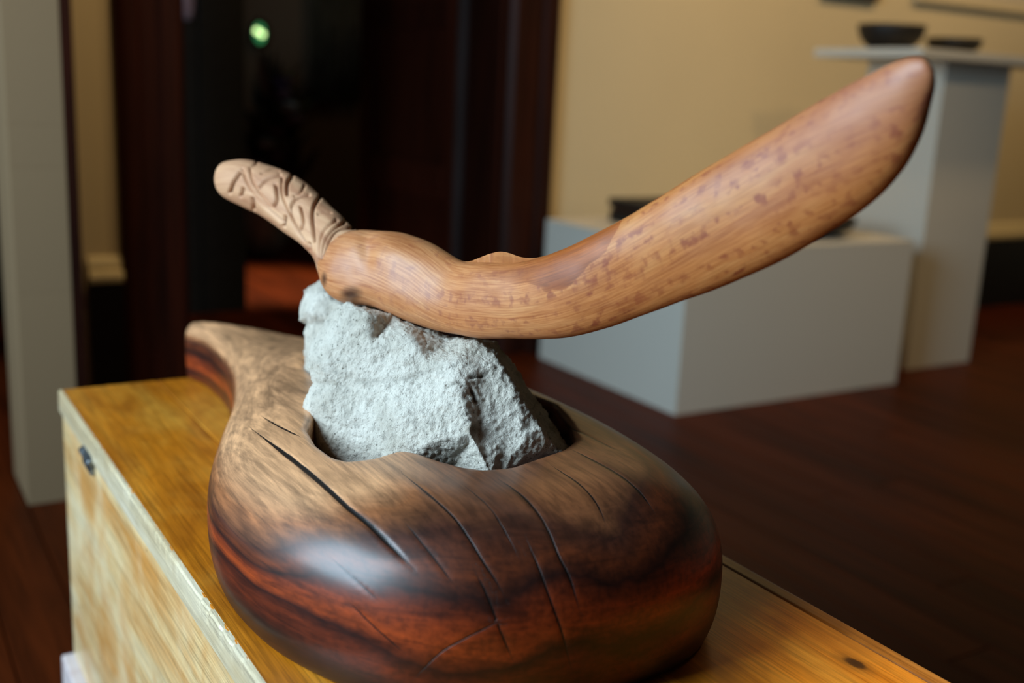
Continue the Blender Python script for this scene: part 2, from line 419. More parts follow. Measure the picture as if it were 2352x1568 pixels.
DX0, DX1, DZ = 0.915, 2.085, 2.25           # doorway
def wall_with_gaps(name, y0, y1, spans, mat):
    bm = bmesh.new()
    for (x0, x1, z0, z1) in spans:
        r = bmesh.ops.create_cube(bm, size=1.0)
        for v in r['verts']:
            v.co = (x0 + (v.co.x + .5) * (x1 - x0), y0 + (v.co.y + .5) * (y1 - y0), z0 + (v.co.z + .5) * (z1 - z0))
    return tag(link(name, bm_mesh(bm, name), mat), kind='structure')
wall_with_gaps('wall_back', YW, YW + 0.25, [(0.556, DX0, 0, 3.0), (-0.25, 0.556, 2.32, 3.0), (DX0, DX1, DZ, 3.0), (DX1, 6.2, 0, 3.0)], M['wall'])
def x_profile(name, pts, x0, x1, mat, parent=None, kind='structure'):
    """moulding: profile of (y, z) points run along x"""
    bm = bmesh.new(); a = [bm.verts.new((x0, y, z)) for y, z in pts]; b = [bm.verts.new((x1, y, z)) for y, z in pts]; n = len(pts)
    for i in range(n): bm.faces.new((a[i], a[(i + 1) % n], b[(i + 1) % n], b[i]))
    bm.faces.new(a[::-1]); bm.faces.new(b); bmesh.ops.recalc_face_normals(bm, faces=bm.faces)
    o = link(name, bm_mesh(bm, name), mat, parent)
    return tag(o, kind=kind) if kind else o
def skirting(side, x0, x1):
    b = x_profile('baseboard_' + side, [(YW, 0), (YW - .028, 0), (YW - .028, .355), (YW, .355)], x0, x1, M['skirt'])
    x_profile('cap_moulding', [(YW, .357), (YW - .034, .357), (YW - .038, .372), (YW - .034, .388), (YW - .02, .394), (YW - .022, .408), (YW - .012, .43), (YW, .436)], x0, x1, M['trimcream'], b, None)
skirting('left', 0.625, 0.725); skirting('right', 2.30, 6.2)
# dark upright (open door leaf, deepened to block window light) at the far left
cas = lambda name, x0, x1: tag(link(name, bm_mesh(_casing(x0, x1), name), M['darkwood']), kind='structure')
def _casing(x0, x1):
    pts = [(x0, YW), (x0, YW - .03), (x0 + .02, YW - .045), (x0 + .06, YW - .045), (x0 + .07, YW - .03), (x1 - .07, YW - .03), (x1 - .06, YW - .05), (x1 - .015, YW - .05), (x1, YW - .035), (x1, YW)]
    bm = bmesh.new(); a = [bm.verts.new((x, y, 0)) for x, y in pts]; b = [bm.verts.new((x, y, DZ + .19)) for x, y in pts]; n = len(pts)
    for i in range(n): bm.faces.new((a[i], a[(i + 1) % n], b[(i + 1) % n], b[i]))
    bm.faces.new(a[::-1]); bm.faces.new(b); bmesh.ops.recalc_face_normals(bm, faces=bm.faces); return bm
cas('trim_1', DX0 - .19, DX0 + .004); cas('trim_2', DX1 - .004, DX1 + .205)
tag(box('trim_3', (DX0 + .004, YW - .045, DZ), (DX1 - .004, YW, DZ + .19), M['darkwood'], None, .008), kind='structure')
tag(box('door_2_blocker', (0.519, 3.2, 0.01), (0.560, YW - .005, 2.3), M['darkwood'], None, .004), kind='structure')  # seen edge-on; its depth is added to keep window light off the wall
for nm, x0, x1 in (('trim_5', DX0, DX0 + .02), ('trim_6', DX1 - .02, DX1)):
    tag(box(nm, (x0, YW, 0), (x1, YW + .25, DZ), M['darkwood'], None, .003), kind='structure')
# the open door leaf beyond the doorway
door = tag(empty('door_1', (2.07, 4.2, 0.01)), kind='structure')
t = N('worn_grey_door_edge'); M['dooredge'] = t.done(t.ramp(t.noise(t.coord(scale=(30, 30, 3)), 1.0), [(0.3, lin(58, 48, 46)), (0.7, lin(80, 68, 66))]), 0.5)
box('edge_strip', (2.045, 3.755, .01), (2.095, 3.80, 2.2), M['dooredge'], door, .003)
for y0, y1 in ((3.80, 3.90), (4.58, 4.72)): box('stile', (2.05, y0, .01), (2.09, y1, 2.2), M['doorwood'], door, .003)
for z0, z1 in ((.01, .22), (.55, .68), (1.22, 1.32), (2.08, 2.2)): box('rail', (2.05, 3.90, z0), (2.09, 4.58, z1), M['doorwood'], door, .003)
for z0, z1 in ((.22, .55), (.68, 1.22), (1.32, 2.08)): box('panel', (2.063, 3.90, z0), (2.077, 4.58, z1), M['doorwood'], door, 0)

tag(box('ceiling', (-2.2, -2.8, 3.0), (6.4, 8.6, 3.08), M['ceil']), kind='structure')
wl = [(-2.8, 0.42, 0, 3.0), (0.42, 1.82, 0, 0.95), (0.42, 1.82, 2.55, 3.0), (1.82, 3.5, 0, 3.0)]
bm = bmesh.new()
for (y0, y1, z0, z1) in wl:
    r = bmesh.ops.create_cube(bm, size=1.0)
    for v in r['verts']: v.co = (-1.85 + (v.co.x + .5) * .2, y0 + (v.co.y + .5) * (y1 - y0), z0 + (v.co.z + .5) * (z1 - z0))
tag(link('wall_left', bm_mesh(bm, 'wall_left'), M['wall']), kind='structure')
win = tag(empty('window_1', (-1.7, 1.12, .95)), kind='structure')
for lo, hi in (((-1.74, .42, .95), (-1.66, .48, 2.55)), ((-1.74, 1.76, .95), (-1.66, 1.82, 2.55)), ((-1.74, .48, 2.49), (-1.66, 1.76, 2.55)), ((-1.74, .48, .95), (-1.66, 1.76, 1.0)), ((-1.73, .48, 1.72), (-1.67, 1.76, 1.77))):
    box('window_frame', lo, hi, M['darkwood'], win, .004)
tag(box('wall_right', (6.2, -2.8, 0), (6.4, 3.75, 3.0), M['wall']), kind='structure')

# far room
M['farwall'] = plaster('dim_brown_panelling', lin(92, 76, 58), 0.05, 0.7)
wb = tag(box('wall_far', (0.2, 6.45, 0), (4.4, 6.6, 3.0), M['farwall']), kind='structure')
tag(box('wall_side_room', (-2.2, 4.4, 0), (0.0, 4.55, 3.0), M['farwall']), kind='structure')
tag(box('wall_far_left', (0.0, 3.75, 0), (0.2, 6.6, 3.0), M['farwall']), kind='structure')
tag(box('wall_far_right', (4.4, 3.75, 0), (4.6, 6.6, 3.0), M['farwall']), kind='structure')

# ------------------------------------------------------------------ chest
CT = 0.53                                    # top of the lid
ch = tag(empty('wooden_chest', (0.508, 1.04, 0)), 'long honey-varnished pine chest carrying the carved stand and rocks', 'chest')
YF, YN, XL, XR = 1.682, 0.38, 0.252, 0.767
for a, b, mt in ((XL, .394, 'pine'), (.3955, .7475, 'pine_knot')):
    box('lid_board', (a if a > XL else XL + .0042, YN, CT - .03), (b, YF, CT), M[mt], ch, .0016, 2)
box('lid_edge_strip', (.749, YN, CT - .031), (XR, YF, CT - .0005), M['pine_dark'], ch, .003, 3)
# worn front edge of the lid: slightly chipped strip
def chipped(name, lo, hi, mat, parent, amp=0.0016, step=0.006):
    n = int((hi[1] - lo[1]) / step); bm = bmesh.new(); rows = []
    prof = [(lo[0], lo[2]), (lo[0], lo[2] * .5 + hi[2] * .5), (lo[0], hi[2] - .003), (lo[0] + .0015, hi[2] - .0006), (lo[0] + .004, hi[2]), (hi[0], hi[2]), (hi[0], lo[2])]
    for i in range(n + 1):
        y = lo[1] + (hi[1] - lo[1]) * i / n; r = []
        a = noise.fractal(Vector((y * 40, 3.1, 0)), 1, 2, 3); b = max(0, noise.fractal(Vector((y * 70, 9.1, 4)), 1, 2, 2) - .25)
        for j, (x, z) in enumerate(prof):
            dx = dz = 0
            if j in (2, 3, 4): dx = abs(a) * amp + b * .004; dz = -b * .004 - abs(a) * amp * .5
            r.append(bm.verts.new((x + dx - parent.location.x, y - parent.location.y, z + dz - parent.location.z)))
        rows.append(r)
    k = len(prof)
    for a, b in zip(rows, rows[1:]):
        for j in range(k): bm.faces.new((a[j], a[(j + 1) % k], b[(j + 1) % k], b[j]))
    bm.faces.new(rows[0]); bm.faces.new(rows[-1][::-1]); bmesh.ops.recalc_face_normals(bm, faces=bm.faces)
    return link(name, bm_mesh(bm, name), mat, parent)
chipped('lid_worn_edge', (XL, YN, CT - .032), (XL + .0056, YF, CT), M['edge'], ch)
BZ = CT - .0345
box('chest_side', (XL + .0035, YN + .01, .1), (XL + .024, YF - .006, BZ), M['pine_glare'], ch, .0015)
box('chest_side', (XR - .03, YN + .01, .1), (XR - .008, YF - .006, BZ), M['pine'], ch, .002)
box('chest_end', (XL + .0245, YF - .028, .1), (XR - .031, YF - .007, BZ), M['pine'], ch, .002)
box('chest_end', (XL + .0245, YN + .012, .1), (XR - .031, YN + .034, BZ), M['pine'], ch, .002)
box('chest_floor', (XL + .0245, YN + .035, .1), (XR - .031, YF - .029, .12), M['pine'], ch)
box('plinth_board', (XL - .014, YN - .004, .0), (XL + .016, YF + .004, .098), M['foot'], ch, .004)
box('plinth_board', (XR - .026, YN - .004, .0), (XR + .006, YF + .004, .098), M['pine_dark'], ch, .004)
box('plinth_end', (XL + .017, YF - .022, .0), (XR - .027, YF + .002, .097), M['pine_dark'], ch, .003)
hy = 1.462
hg = box('hinge', (XL - .0025, hy - .028, CT - .052), (XL + .003, hy + .028, CT - .026), M['steel'], ch, .0012)
for dy in (-.018, .018):
    s = lathe('hinge_screw', [(0, .0012), (.0026, .001), (.0034, 0), (.0034, -.001), (0, -.001)], M['black'], (0, 0, 0), None, 12)
    s.parent = hg; s.location = (-.0032, dy, .008); s.rotation_euler = (0, -math.pi / 2, 0)
kb = lathe('hinge_barrel', [(0, -.03), (.004, -.03), (.0042, -.028), (.0042, .028), (.004, .03), (0, .03)], M['steel'], (0, 0, 0), None, 14)
kb.parent = hg; kb.location = (-.003, 0, .0185); kb.rotation_euler = (math.pi / 2, 0, 0)

# ------------------------------------------------------------------ carved wooden base (one piece of timber)
OUT = [(.440, 1.676), (.452, 1.61), (.448, 1.51), (.430, 1.41), (.402, 1.31), (.362, 1.20), (.318, 1.10), (.283, 1.01), (.264, .93), (.262, .86), (.274, .785),
       (.308, .708), (.362, .650), (.44, .620), (.53, .614), (.603, .632), (.652, .676), (.682, .745), (.699, .84), (.704, .94), (.697, 1.05), (.674, 1.17),
       (.648, 1.29), (.618, 1.40), (.58, 1.50), (.53, 1.595), (.485, 1.655), (.457, 1.682)]
out = spline(OUT, 10, True)
TB = 0.148                                   # height of the body
hole_px = [(706, 1000), (728, 1038), (765, 1065), (800, 1078), (850, 1074), (890, 1062), (918, 1053), (960, 1060), (1010, 1078), (1060, 1092), (1110, 1099), (1170, 1094), (1230, 1073), (1290, 1052), (1318, 1030), (1306, 990), (1270, 938)]
hp = []
for px, py in hole_px:
    r = R3 @ np.array([(px - CX) / F_PX, (py - CY) / F_PX, 1.0]); hp.append((r * ((CT + TB - .010 - 1.0) / r[2]))[:2])
hp += [np.array(p) for p in ((.60, 1.04), (.55, 1.14), (.49, 1.19), (.452, 1.185), (.438, 1.15), (.432, 1.09), (.40, 1.01))]
hp = np.array(hp)
h = 0.0025
gx = np.arange(.245, .74, h); gy = np.arange(.585, 1.71, h); gz = np.arange(-.006, .168, h)
X2, Y2 = np.meshgrid(gx, gy, indexing='ij')
d2 = poly_sdf(X2, Y2, out); dh = poly_sdf(X2, Y2, hp)
k = np.clip((Y2 - 1.16) / .36, 0, 1); k = k * k * (3 - 2 * k)
T2 = TB * (1 - k) + .100 * k
T2 -= .035 * np.clip((.80 - Y2) / .2, 0, 1) ** 2 * 0
Rr = .118 * (1 - k) + .055 * k
s2 = np.clip(1 + d2 / Rr, 0, None)
s2 = np.where(d2 < 0, s2, 1 + d2 / Rr)
zc = .055
Zg = gz[None, None, :]
q = np.where(Zg > zc, (Zg - zc) / (T2[:, :, None] - zc), (zc - Zg) / .105)
p = (2.4 + .7 * k)[:, :, None]
Fv = ((s2[:, :, None] ** p + q ** p) ** (1 / p) - 1) * .07
Fv = Fv.astype(np.float32)
# socket for the rock, with a softened lip, 7 cm deep
sock = np.maximum(dh[:, :, None], (T2[:, :, None] - .075) - Zg)
kk = .006
a_, b_ = Fv, (-sock).astype(np.float32)
hh = np.clip(.5 + .5 * (a_ - b_) / kk, 0, 1)
Fv = (b_ + (a_ - b_) * hh + kk * hh * (1 - hh)).astype(np.float32)
Fv = np.maximum(Fv, (-Zg).astype(np.float32) + np.zeros_like(Fv))
V, Q = surface_nets(Fv, (gx[0], gy[0], gz[0]), h)
del Fv, a_, b_, hh, sock, q
E = quad_edges(Q); V = smooth_pts(V, E, 6, .5)
V[:, 2] = np.maximum(V[:, 2], 0.0)
BO = np.array([.49, 1.05, 0.0])
base_me = np_mesh('wooden_base', V - BO, Q)
nb = normals(base_me)
W = V + np.array([0, 0, CT])
px, py, dep = project(W)
vis = ((CAM - W) * nb).sum(1) > 0
cracks = [([(578, 985), (640, 1030), (690, 1068), (740, 1110), (800, 1165), (850, 1205), (900, 1255), (952, 1308)], 2.0),
          ([(600, 955), (640, 978), (690, 1002)], .7), ([(922, 1085), (985, 1135), (1040, 1185), (1080, 1240), (1110, 1290), (1140, 1335), (1162, 1378)], .9),
          ([(1145, 1100), (1190, 1130), (1230, 1170), (1260, 1220), (1285, 1280), (1310, 1330), (1332, 1405)], .9),
          ([(930, 1200), (960, 1235), (1000, 1285), (1045, 1345)], .6), ([(1090, 1310), (1120, 1370), (1150, 1450), (1178, 1515)], .8),
          ([(1210, 1240), (1240, 1310), (1265, 1380), (1290, 1450), (1312, 1535)], .8), ([(1312, 1032), (1370, 1060), (1430, 1095), (1470, 1130), (1503, 1175)], .8),
          ([(1265, 1068), (1330, 1110), (1370, 1155), (1392, 1205)], .6), ([(760, 1280), (820, 1335), (872, 1382)], .5),
          ([(950, 1560), (1010, 1500), (1070, 1465), (1160, 1420)], .6), ([(1060, 1110), (1120, 1160), (1160, 1220), (1188, 1272)], .5),
          ([(800, 1380), (860, 1440), (930, 1500)], .5), ([(1290, 975), (1350, 1000), (1420, 1035)], .6)]
bd = np.full(len(V), 1e6); bs = np.full(len(V), 1e6); bwid = np.zeros(len(V))
for pts, wd in cracks:
    pl = spline(pts, 6)
    d, sd, pos = seg_dist(px, py, pl)
    taper = np.clip(np.minimum(pos, 1 - pos) * 5, .15, 1)
    kbest = d < bd
    bd = np.where(kbest, d, bd); bs = np.where(kbest, sd, bs); bwid = np.where(kbest, wd * taper, bwid)
mm = dep / F_PX * 1000                       # millimetres per pixel at each point
bd_mm = np.where(vis, bd * mm, 99.0); bs_mm = np.where(vis, bs * mm, 99.0)
dent = np.clip(1 - bd_mm / (1.0 + 1.3 * bwid), 0, 1) * .0010 * np.clip(bwid, 0, 1.5)
V2 = V - nb * dent[:, None]
base_me.vertices.foreach_set('co', np.ascontiguousarray((V2 - BO).astype(np.float32)).ravel()); base_me.update()
add_attr(base_me, 'crack', np.clip(bs_mm, -30, 30)); add_attr(base_me, 'crack_near', np.clip(bd_mm, 0, 30)); add_attr(base_me, 'crack_width', bwid * 1.25)
sdh = poly_sdf(V[:, 0], V[:, 1], hp); sdo = poly_sdf(V[:, 0], V[:, 1], out)
Tv = np.interp(V[:, 1], [1.16, 1.52], [TB, .1])
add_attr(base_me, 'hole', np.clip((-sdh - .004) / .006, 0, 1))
rel = V[:, 2] / Tv
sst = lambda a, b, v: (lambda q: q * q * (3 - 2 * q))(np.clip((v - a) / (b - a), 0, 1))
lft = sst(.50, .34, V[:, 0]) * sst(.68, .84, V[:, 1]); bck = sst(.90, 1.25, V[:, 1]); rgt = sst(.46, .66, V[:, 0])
add_attr(base_me, 'sap_shading', rel * .82 + .34 * lft * sst(.34, .62, rel) + .30 * bck * sst(.55, .8, rel) + .12 * bck * (1 - sst(.45, .7, rel)) - .20 * rgt * (1 - bck) * (1 - sst(.93, 1.0, rel)))  # sapwood layers, plus sheen painted on the left and shade on the right
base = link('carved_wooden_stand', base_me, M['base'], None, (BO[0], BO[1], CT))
tag(base, 'glossy red-brown carved timber stand with cracks, holding the white rocks', 'sculpture stand')

# ------------------------------------------------------------------ rocks
def rock(name, outline, ctrl, creases, back, fissures, dirt_pts, step, label, seed=0.0, amp=1.0):
    outl = [np.array(p, float) for p in outline]
    dens = []
    for i in range(len(outl)):
        a, b = outl[i], outl[(i + 1) % len(outl)]; n = max(1, int(np.linalg.norm((b - a)[:2]) / step))
        for j in range(n): dens.append(a + (b - a) * j / n)
    dens = np.array(dens)
    # control triangulation gives the facets
    cp = np.array(list(outl) + [np.array(c, float) for c in ctrl])
    n0 = len(outl)
    edges = [(i, (i + 1) % n0) for i in range(n0)] + [(n0 + a, n0 + b) for a, b in creases]
    vv, ee, ff, ov, oe, of = delaunay_2d_cdt([Vector(c[:2]) for c in cp], edges, [], 0, 1e-6)
    cd = np.array([cp[o[0]][2] if o else np.nan for o in ov]); cv = np.array([[v.x, v.y] for v in vv])
    bad = np.isnan(cd)
    for i in np.nonzero(bad)[0]: cd[i] = cd[~bad][np.argmin(((cv[~bad] - cv[i]) ** 2).sum(1))]
    xs = np.arange(cp[:, 0].min(), cp[:, 0].max(), step); ys = np.arange(cp[:, 1].min(), cp[:, 1].max(), step)
    GX, GY = np.meshgrid(xs, ys); GX[1::2] += step / 2; gx_, gy_ = GX.ravel(), GY.ravel()
    sd = poly_sdf(gx_, gy_, dens[:, :2]); kp = sd < -step * .55
    gx_, gy_, sd = gx_[kp], gy_[kp], sd[kp]
    # a little irregularity so no grid shows
    gx_ = gx_ + np.random.uniform(-.25, .25, len(gx_)) * step; gy_ = gy_ + np.random.uniform(-.25, .25, len(gy_)) * step
    dz = np.full(len(gx_), np.nan)
    for f in ff:
        for t0 in range(1, len(f) - 1):
            A, B, Cc = cv[f[0]], cv[f[t0]], cv[f[t0 + 1]]
            den = (B[1] - Cc[1]) * (A[0] - Cc[0]) + (Cc[0] - B[0]) * (A[1] - Cc[1])
            if abs(den) < 1e-9: continue
            l1 = ((B[1] - Cc[1]) * (gx_ - Cc[0]) + (Cc[0] - B[0]) * (gy_ - Cc[1])) / den
            l2 = ((Cc[1] - A[1]) * (gx_ - Cc[0]) + (A[0] - Cc[0]) * (gy_ - Cc[1])) / den
            ok = (l1 >= -1e-6) & (l2 >= -1e-6) & (1 - l1 - l2 >= -1e-6)
            dz[ok] = (l1 * cd[f[0]] + l2 * cd[f[t0]] + (1 - l1 - l2) * cd[f[t0 + 1]])[ok]
    dz = np.where(np.isnan(dz), np.nanmean(dz), dz)
    nb_ = len(dens); pts2 = np.vstack([dens[:, :2], np.stack([gx_, gy_], 1)])
    vv, ee, ff, ov, oe, of = delaunay_2d_cdt([Vector(c) for c in pts2], [(i, (i + 1) % nb_) for i in range(nb_)], [], 1, 1e-7)
    n_all = len(vv)
    src = np.array([o[0] if o else 0 for o in ov])
    dfront = np.concatenate([dens[:, 2], dz])[src]; pxy = np.array([[v.x, v.y] for v in vv])
    sdist = np.concatenate([np.zeros(nb_), -sd])[src]
    isb = src < nb_
    F3 = np.array([unproj(x, y, d) for (x, y), d in zip(pxy, dfront)])
    tri = np.array([f for f in ff if len(f) == 3])
    e3 = np.vstack([tri[:, [0, 1]], tri[:, [1, 2]], tri[:, [2, 0]]]); e3.sort(axis=1); e3 = np.unique(e3, axis=0)
    S3 = smooth_pts(F3, e3, 5, .5); F3 = np.where(isb[:, None], F3, S3)
    dmax = dens[:, 2].max(); sm = sdist.max()
    dback = dfront * 0 + dmax + back * np.sqrt(np.clip(1 - (1 - np.clip(sdist / (sm * .7), 0, 1)) ** 2, 0, 1))
    B3 = np.array([unproj(x, y, d) for (x, y), d in zip(pxy, dback)])
    imap = np.where(isb, np.arange(n_all), -1); bi = np.nonzero(~isb)[0]; imap[bi] = n_all + np.arange(len(bi))
    V = np.vstack([F3, B3[bi]]); T = np.vstack([tri, imap[tri][:, ::-1]])
    P2 = np.vstack([pxy, pxy[bi]]); front = np.concatenate([np.ones(n_all), np.zeros(len(bi))])
    org = V[:, :].mean(0); org[2] = V[:, 2].min()
    me = np_mesh(name, V - org, None, T.tolist()); bm = bmesh.new(); bm.from_mesh(me); bmesh.ops.recalc_face_normals(bm, faces=bm.faces); bm.to_mesh(me); bm.free()
    nr = normals(me)
    d1 = fbm(V, 16, 3, seed) * .0045 + fbm(V, 60, 4, seed + 5) * .0014 + fbm(V, 210, 3, seed + 9) * .0016 - .0016 * np.clip(fbm(V, 130, 2, seed + 13) - .35, 0, 1)
    fis = np.zeros(len(V)); dep_px = []
    for pts, wd, dp in fissures:
        jx = fbm(V, 90, 3, seed + 2) * 5; d, _, pos = seg_dist(P2[:, 0] + jx, P2[:, 1] + jx * .7, spline(pts, 5))
        g = np.exp(-(d / wd) ** 2) * np.clip(np.minimum(pos, 1 - pos) * 6, .1, 1) * front * np.clip(.55 + 1.3 * fbm(V, 34, 2, seed + 20), .1, 1)
        d1 = d1 - g * dp; fis = np.maximum(fis, g * np.clip(dp / .003, 0, 1))
    dirt = np.zeros(len(V))
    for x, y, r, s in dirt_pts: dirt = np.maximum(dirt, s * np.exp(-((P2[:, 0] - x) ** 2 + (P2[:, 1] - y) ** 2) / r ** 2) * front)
    V = V + nr * (d1 * amp)[:, None]
    me.vertices.foreach_set('co', np.ascontiguousarray((V - org).astype(np.float32)).ravel()); me.update()
    add_attr(me, 'fissure', fis); add_attr(me, 'dirt', dirt)
    o = link(name, me, M['rock'], None, org)
    return tag(o, label, 'rock')

o1 = [(762, 712, 1.10), (800, 694, 1.09), (850, 704, 1.09), (905, 727, 1.085), (960, 750, 1.075), (1040, 769, 1.075), (1100, 777, 1.075), (1140, 780, 1.08), (1168, 830, 1.095), (1203, 880, 1.10),
      (1243, 930, 1.10), (1282, 985, 1.09), (1312, 1036, 1.055), (1300, 1085, 1.06), (1210, 1130, 1.045), (1120, 1150, 1.03), (1000, 1135, 1.05), (900, 1120, 1.07), (800, 1118, 1.09),
      (752, 1082, 1.10), (722, 1035, 1.105), (702, 970, 1.105), (704, 925, 1.10), (722, 880, 1.09), (709, 840, 1.10), (713, 800, 1.11), (735, 755, 1.11)]
c1 = [(1130, 1093, .965), (1085, 1000, .972), (1052, 890, .984), (1035, 835, 1.0), (1065, 790, 1.03),          # 0-4 ridge
      (900, 1070, 1.005), (800, 1080, 1.045), (742, 1010, 1.066), (735, 930, 1.064), (760, 885, 1.066), (740, 830, 1.075), (770, 760, 1.078), (850, 728, 1.06),   # 5-12
      (850, 800, 1.052), (900, 860, 1.034), (800, 878, 1.058), (830, 960, 1.035), (920, 960, 1.004), (985, 1020, .985), (980, 920, 1.0), (985, 830, 1.018), (940, 775, 1.035), (1000, 870, 1.006),  # 13-22
      (1103, 955, .990), (1112, 890, .995), (1150, 1010, .987), (1150, 1090, .980), (1098, 1000, .986),           # 23-27 recess right of the ridge
      (1205, 1000, .986), (1255, 1035, .998), (1180, 905, .991), (1128, 845, 1.002), (1240, 980, .992),           # 28-32 right face
      (1140, 815, 1.012), (1190, 895, .997), (1240, 965, .997), (1298, 1040, 1.010), (1090, 790, 1.022)]          # 33-37 edge of the shaded side
r1 = rock('limestone_rock', o1, c1, [(0, 1), (1, 2), (2, 3), (3, 4), (14, 15), (33, 34), (34, 35), (35, 36), (1, 27)], .07,
          [([(712, 872), (760, 880), (820, 876), (900, 873), (960, 862), (1010, 845), (1035, 818)], 5, .0016), ([(790, 750), (830, 738), (860, 728)], 6, .002),
           ([(1075, 880), (1090, 915), (1100, 945), (1095, 975), (1078, 1000)], 5, .004), ([(1070, 870), (1110, 860), (1140, 838)], 4, .003),
           ([(1022, 890), (1045, 880), (1062, 878)], 4, .0025), ([(880, 1060), (905, 1055), (930, 1050)], 6, .003), ([(985, 1020), (1030, 1012), (1060, 1010)], 5, .0015),
           ([(780, 900), (790, 930), (800, 960)], 8, .0015)],
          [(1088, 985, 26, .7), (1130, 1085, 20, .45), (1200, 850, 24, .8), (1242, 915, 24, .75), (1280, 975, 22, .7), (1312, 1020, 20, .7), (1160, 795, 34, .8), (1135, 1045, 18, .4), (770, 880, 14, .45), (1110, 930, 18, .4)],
          3.4, 'large rough white rock wedged in the timber stand under the curved blade', 1.3)
o2 = [(684, 716, 1.265), (691, 690, 1.27), (696, 664, 1.27), (736, 643, 1.27), (776, 655, 1.26), (850, 690, 1.25), (880, 780, 1.25), (860, 870, 1.25), (780, 905, 1.25), (722, 885, 1.255), (703, 852, 1.26), (706, 830, 1.262), (704, 790, 1.262), (702, 745, 1.265), (688, 734, 1.265)]
c2 = [(720, 690, 1.225), (705, 718, 1.228), (745, 670, 1.225), (790, 700, 1.205), (720, 745, 1.235), (725, 800, 1.225), (735, 860, 1.215), (800, 790, 1.19), (790, 870, 1.195), (765, 735, 1.212)]
r2 = rock('limestone_rock', o2, c2, [(4, 9)], .06, [([(690, 738), (720, 741), (760, 738)], 5, .003)], [(725, 680, 14, .35), (700, 740, 14, .3)], 5.0,
          'smaller white rock standing behind the large one, below the carved handle', 4.7)

# ------------------------------------------------------------------ curved carved piece resting on the rocks
ST = [((507, 398), (505, 412), 1.300), ((515, 377), (508, 438), 1.298), ((534, 369), (521, 456), 1.292), ((575, 367), (562, 477), 1.280), ((640, 386), (606, 499), 1.258), ((700, 418), (656, 536), 1.232),
      ((755, 467), (698, 570), 1.205), ((812, 523), (722, 605), 1.175), ((842, 543), (736, 642), 1.158), ((872, 536), (768, 684), 1.140), ((940, 541), (850, 704), 1.110), ((1008, 566), (928, 736), 1.082),
      ((1066, 602), (1028, 764), 1.050), ((1120, 604), (1118, 777), 1.015), ((1200, 600), (1222, 778), 0.978), ((1290, 574), (1342, 765), 0.942), ((1400, 522), (1472, 728), 0.905), ((1520, 450), (1602, 682), 0.868),
      ((1660, 364), (1742, 622), 0.830), ((1790, 287), (1872, 555), 0.793), ((1900, 221), (1992, 478), 0.758), ((1982, 175), (2068, 398), 0.733), ((2042, 146), (2112, 318), 0.715), ((2088, 132), (2136, 240), 0.702),
      ((2120, 134), (2146, 192), 0.694), ((2138, 148), (2147, 168), 0.692)]
BR = [.6, .8, .85, .85, .85, .82, .8, .8, .8, .75, .68, .62, .56, .52, .48, .46, .44, .42, .41, .41, .42, .44, .46, .5, .55, .6]
st = spline(np.array([[*u, *l, d, b] for (u, l, d), b in zip(ST, BR)]), 30)
NS = len(st); NT = 220
cen = []; av = []; bv = []
for ux, uy, lx, ly, d, br in st:
    U = unproj(ux, uy, d); L = unproj(lx, ly, d); c_ = (U + L) / 2; cen.append(c_); a = (U - L) / 2
    av.append(a); bv.append(br * np.linalg.norm(a))
cen = np.array(cen); av = np.array(av); bv = np.array(bv)
tang = np.gradient(cen, axis=0); tang /= np.linalg.norm(tang, axis=1)[:, None]
ah = av / np.linalg.norm(av, axis=1)[:, None]
bdir = np.cross(tang, ah); bdir /= np.linalg.norm(bdir, axis=1)[:, None]
view = cen - CAM; sgn = np.sign((bdir * view).sum(1)); bdir *= -sgn[:, None]          # points to the viewer side
arc = np.concatenate([[0], np.cumsum(np.linalg.norm(np.diff(cen, axis=0), axis=1))])
th = np.linspace(0, 2 * math.pi, NT, endpoint=False)
ex = np.interp(arc, [0, .12, .3, arc[-1]], [2.0, 2.0, 2.1, 2.05])
cth, sth = np.cos(th)[None], np.sin(th)[None]
sup = lambda v, e: np.sign(v) * np.abs(v) ** (2 / e[:, None])
Vb = cen[:, None] + sup(cth, ex)[:, :, None] * av[:, None] + sup(sth, ex)[:, :, None] * (bdir * bv[:, None])[:, None]
P = Vb.reshape(-1, 3)
idx = np.arange(NS * NT).reshape(NS, NT); nxt = np.roll(idx, -1, axis=1)
Qb = np.stack([idx[:-1], idx[1:], nxt[1:], nxt[:-1]], -1).reshape(-1, 4)
tmp = np_mesh('tmp', P, Qb); bmx = bmesh.new(); bmx.from_mesh(tmp); bmesh.ops.recalc_face_normals(bmx, faces=bmx.faces); bmx.to_mesh(tmp); bmx.free()
nn = normals(tmp)
if ((P - cen.repeat(NT, 0)) * nn).sum() < 0: nn = -nn
bpy.data.meshes.remove(tmp)
px, py, dep = project(P); front = (nn * (CAM - P)).sum(1) > 0
disp = np.zeros(len(P)); stain = np.zeros(len(P))
lump = fbm(P, 9, 2, 2.0) * .004 + fbm(P, 30, 2, 7.0) * .0012
sfade = np.interp(arc, [0, .1, .25, .4, arc[-1]], [.3, .3, .9, .5, .25]).repeat(NT)
disp += lump * sfade
